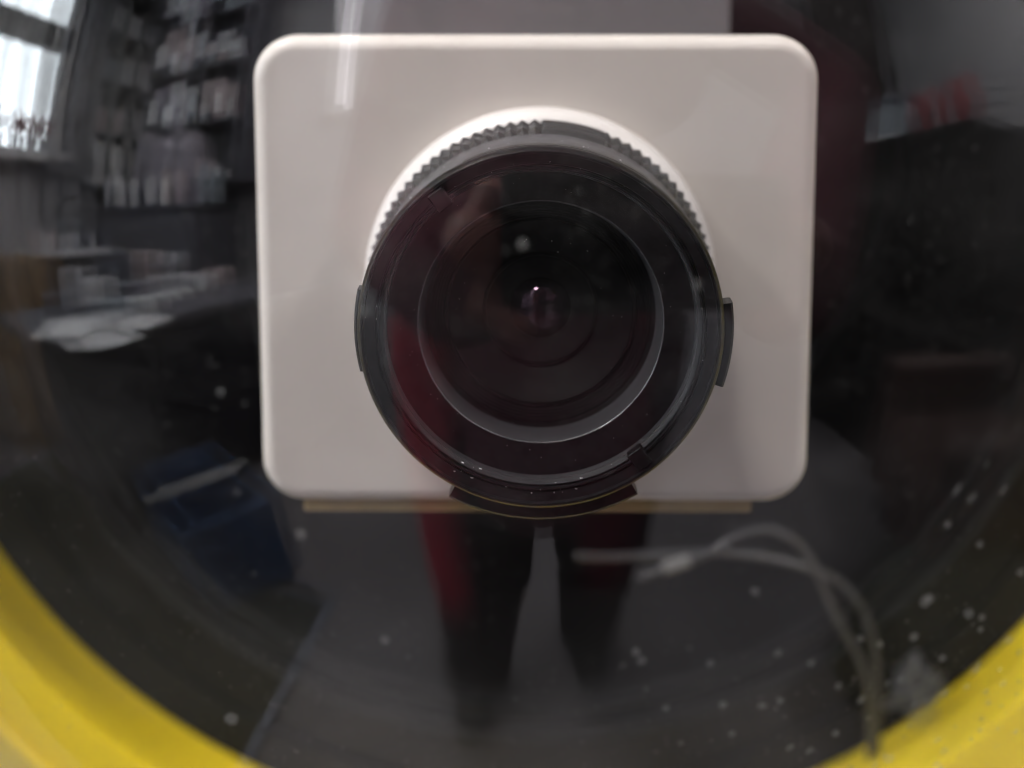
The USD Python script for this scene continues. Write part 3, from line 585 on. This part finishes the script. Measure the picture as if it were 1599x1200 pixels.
arm = lambda S, E, Wp, g: [(S, .052 + g, E, .042 + g), (E, .042 + g, Wp, .030 + g)]
def hand(Wp, side):
    ch = []
    palm = ph(side * .098, -.005, .022); ch.append((Wp, .026, palm, .024))
    for k, (off, l) in enumerate(((.026, .9), (.010, 1.0), (-.008, .95), (-.025, .8))):
        kn = ph(side * .090, off, .030); md = ph(side * (.084), off * 1.05, .0175 + .014); tp = ph(side * (.083 - .038 * l), off * 1.1, .018)
        ch += [(palm, .013, kn, .010), (kn, .0095, md, .009), (md, .0088, tp, .0078)]
    th0 = ph(side * .092, -.035, .008); th1 = ph(side * .070, -.046, .002); ch += [(palm, .015, th0, .011), (th0, .0105, th1, .009)]
    return ch
body = [(HP, .13, HP + [0, .0, .22], .12), (HP + [0, 0, .22], .12, (SL + SR) / 2 - [0, 0, .10], .13), (SL, .06, SR, .06), (NK, .055, HD - [0, -.01, .06], .055), (HD + [0, 0, .03], .088, HD + [0, .03, -.045], .068), (HD + [0, .03, -.05], .06, HD + [0, .055, -.085], .035),
        (HD + [0, .085, .0], .012, HD + [0, .108, -.028], .013), (HD + [-.08, .0, -.005], .014, HD + [-.086, -.012, -.03], .010), (HD + [.08, .0, -.005], .014, HD + [.086, -.012, -.03], .010),
        (HL, .085, KL, .055), (KL, .055, AL, .038), (HR_, .085, KR, .055), (KR, .055, AR, .038), (AL - [0, 0, .03], .034, AL + [0, .12, -.058], .024), (AR - [0, 0, .03], .034, AR + [0, .12, -.058], .024)] + arm(SL, EL, WL, 0) + arm(SR, ER, WR, 0)
bt = bones(body, .014, 8)
hands = cat_(bones(hand(WL, -1), .004, 6), bones(hand(WR, 1), .004, 6))
bodym = obj('body', cat_(bt, hands), 'skin', me, smooth=True)
obj('sweater', bones([(HP + [0, .0, -.19], .155, HP + [0, 0, -.03], .155), (HP + [0, .0, -.03], .15, HP + [0, 0, .22], .145), (HP + [0, 0, .22], .145, (SL + SR) / 2 - [0, 0, .10], .15), (SL, .068, SR, .078), (SL - [-.07, 0, .12], .10, SR - [.06, 0, .12], .11), (NK, .066, NK - [0, 0, .03], .075)] + arm(SL, EL, WL - .10 * (EL - WL), .018) + arm(SR, ER, WR - .10 * (ER - WR), .018), .016, 10), 'maroon_knit', me, smooth=True)
obj('trousers', bones([(HP, .143, HP - [0, 0, .06], .14), (HL, .115, KL, .082), (KL, .075, AL + [0, 0, -.04], .070), (HR_, .115, KR, .080), (KR, .075, AR + [0, 0, -.04], .070)], .016, 8), 'trousers_painted_light', me, smooth=True)
for A in (AL, AR): obj('shoe', bones([(A + [0, -.03, -.045], .044, A + [0, .10, -.052], .040), (A + [0, .10, -.052], .040, A + [0, .17, -.058], .032), (A, .046, A + [0, -.02, -.04], .046)], .012, 6), 'shoe_black', me, smooth=True)
obj('hair', bones([(HD + [0, -.012, .045], .098, HD + [0, -.03, -.01], .094), (HD + [0, .045, .085], .045, HD + [0, -.02, .08], .07)], .014, 6), 'hair_dark', me, smooth=True)
for s in (-1, 1):
    e = trimesh.creation.icosphere(2, .012); e.apply_translation(HD + [s * .032, .083, .008]); obj('eye', e, 'eye_white', me, smooth=True)
obj('mouth', bones([(HD + [-.02, .086, -.062], .006, HD + [.02, .086, -.062], .006), (HD + [0, .09, -.062], .007, HD + [0, .09, -.064], .007)], .004, 4), 'lip', me, smooth=True)
t = thing('phone', 'black phone held crosswise in both hands in front of the dome', 'phone')
fr3 = np.eye(4); fr3[:3, 0], fr3[:3, 1], fr3[:3, 2], fr3[:3, 3] = RIGHT, UP, -FWD, pc
def phm(m): m.apply_transform(fr3); return m
obj('phone_body', phm(bx(-.080, .080, -.0375, .0375, 0.0, .0085, .0015)), 'phone_black', t); obj('screen', phm(bx(-.077, .077, -.035, .035, .0086, .0090)), 'goods_2', t)
obj('camera_bump', phm(bx(-.077, -.044, -.010, .034, -.0015, -.0001, .0004)), 'phone_black', t)
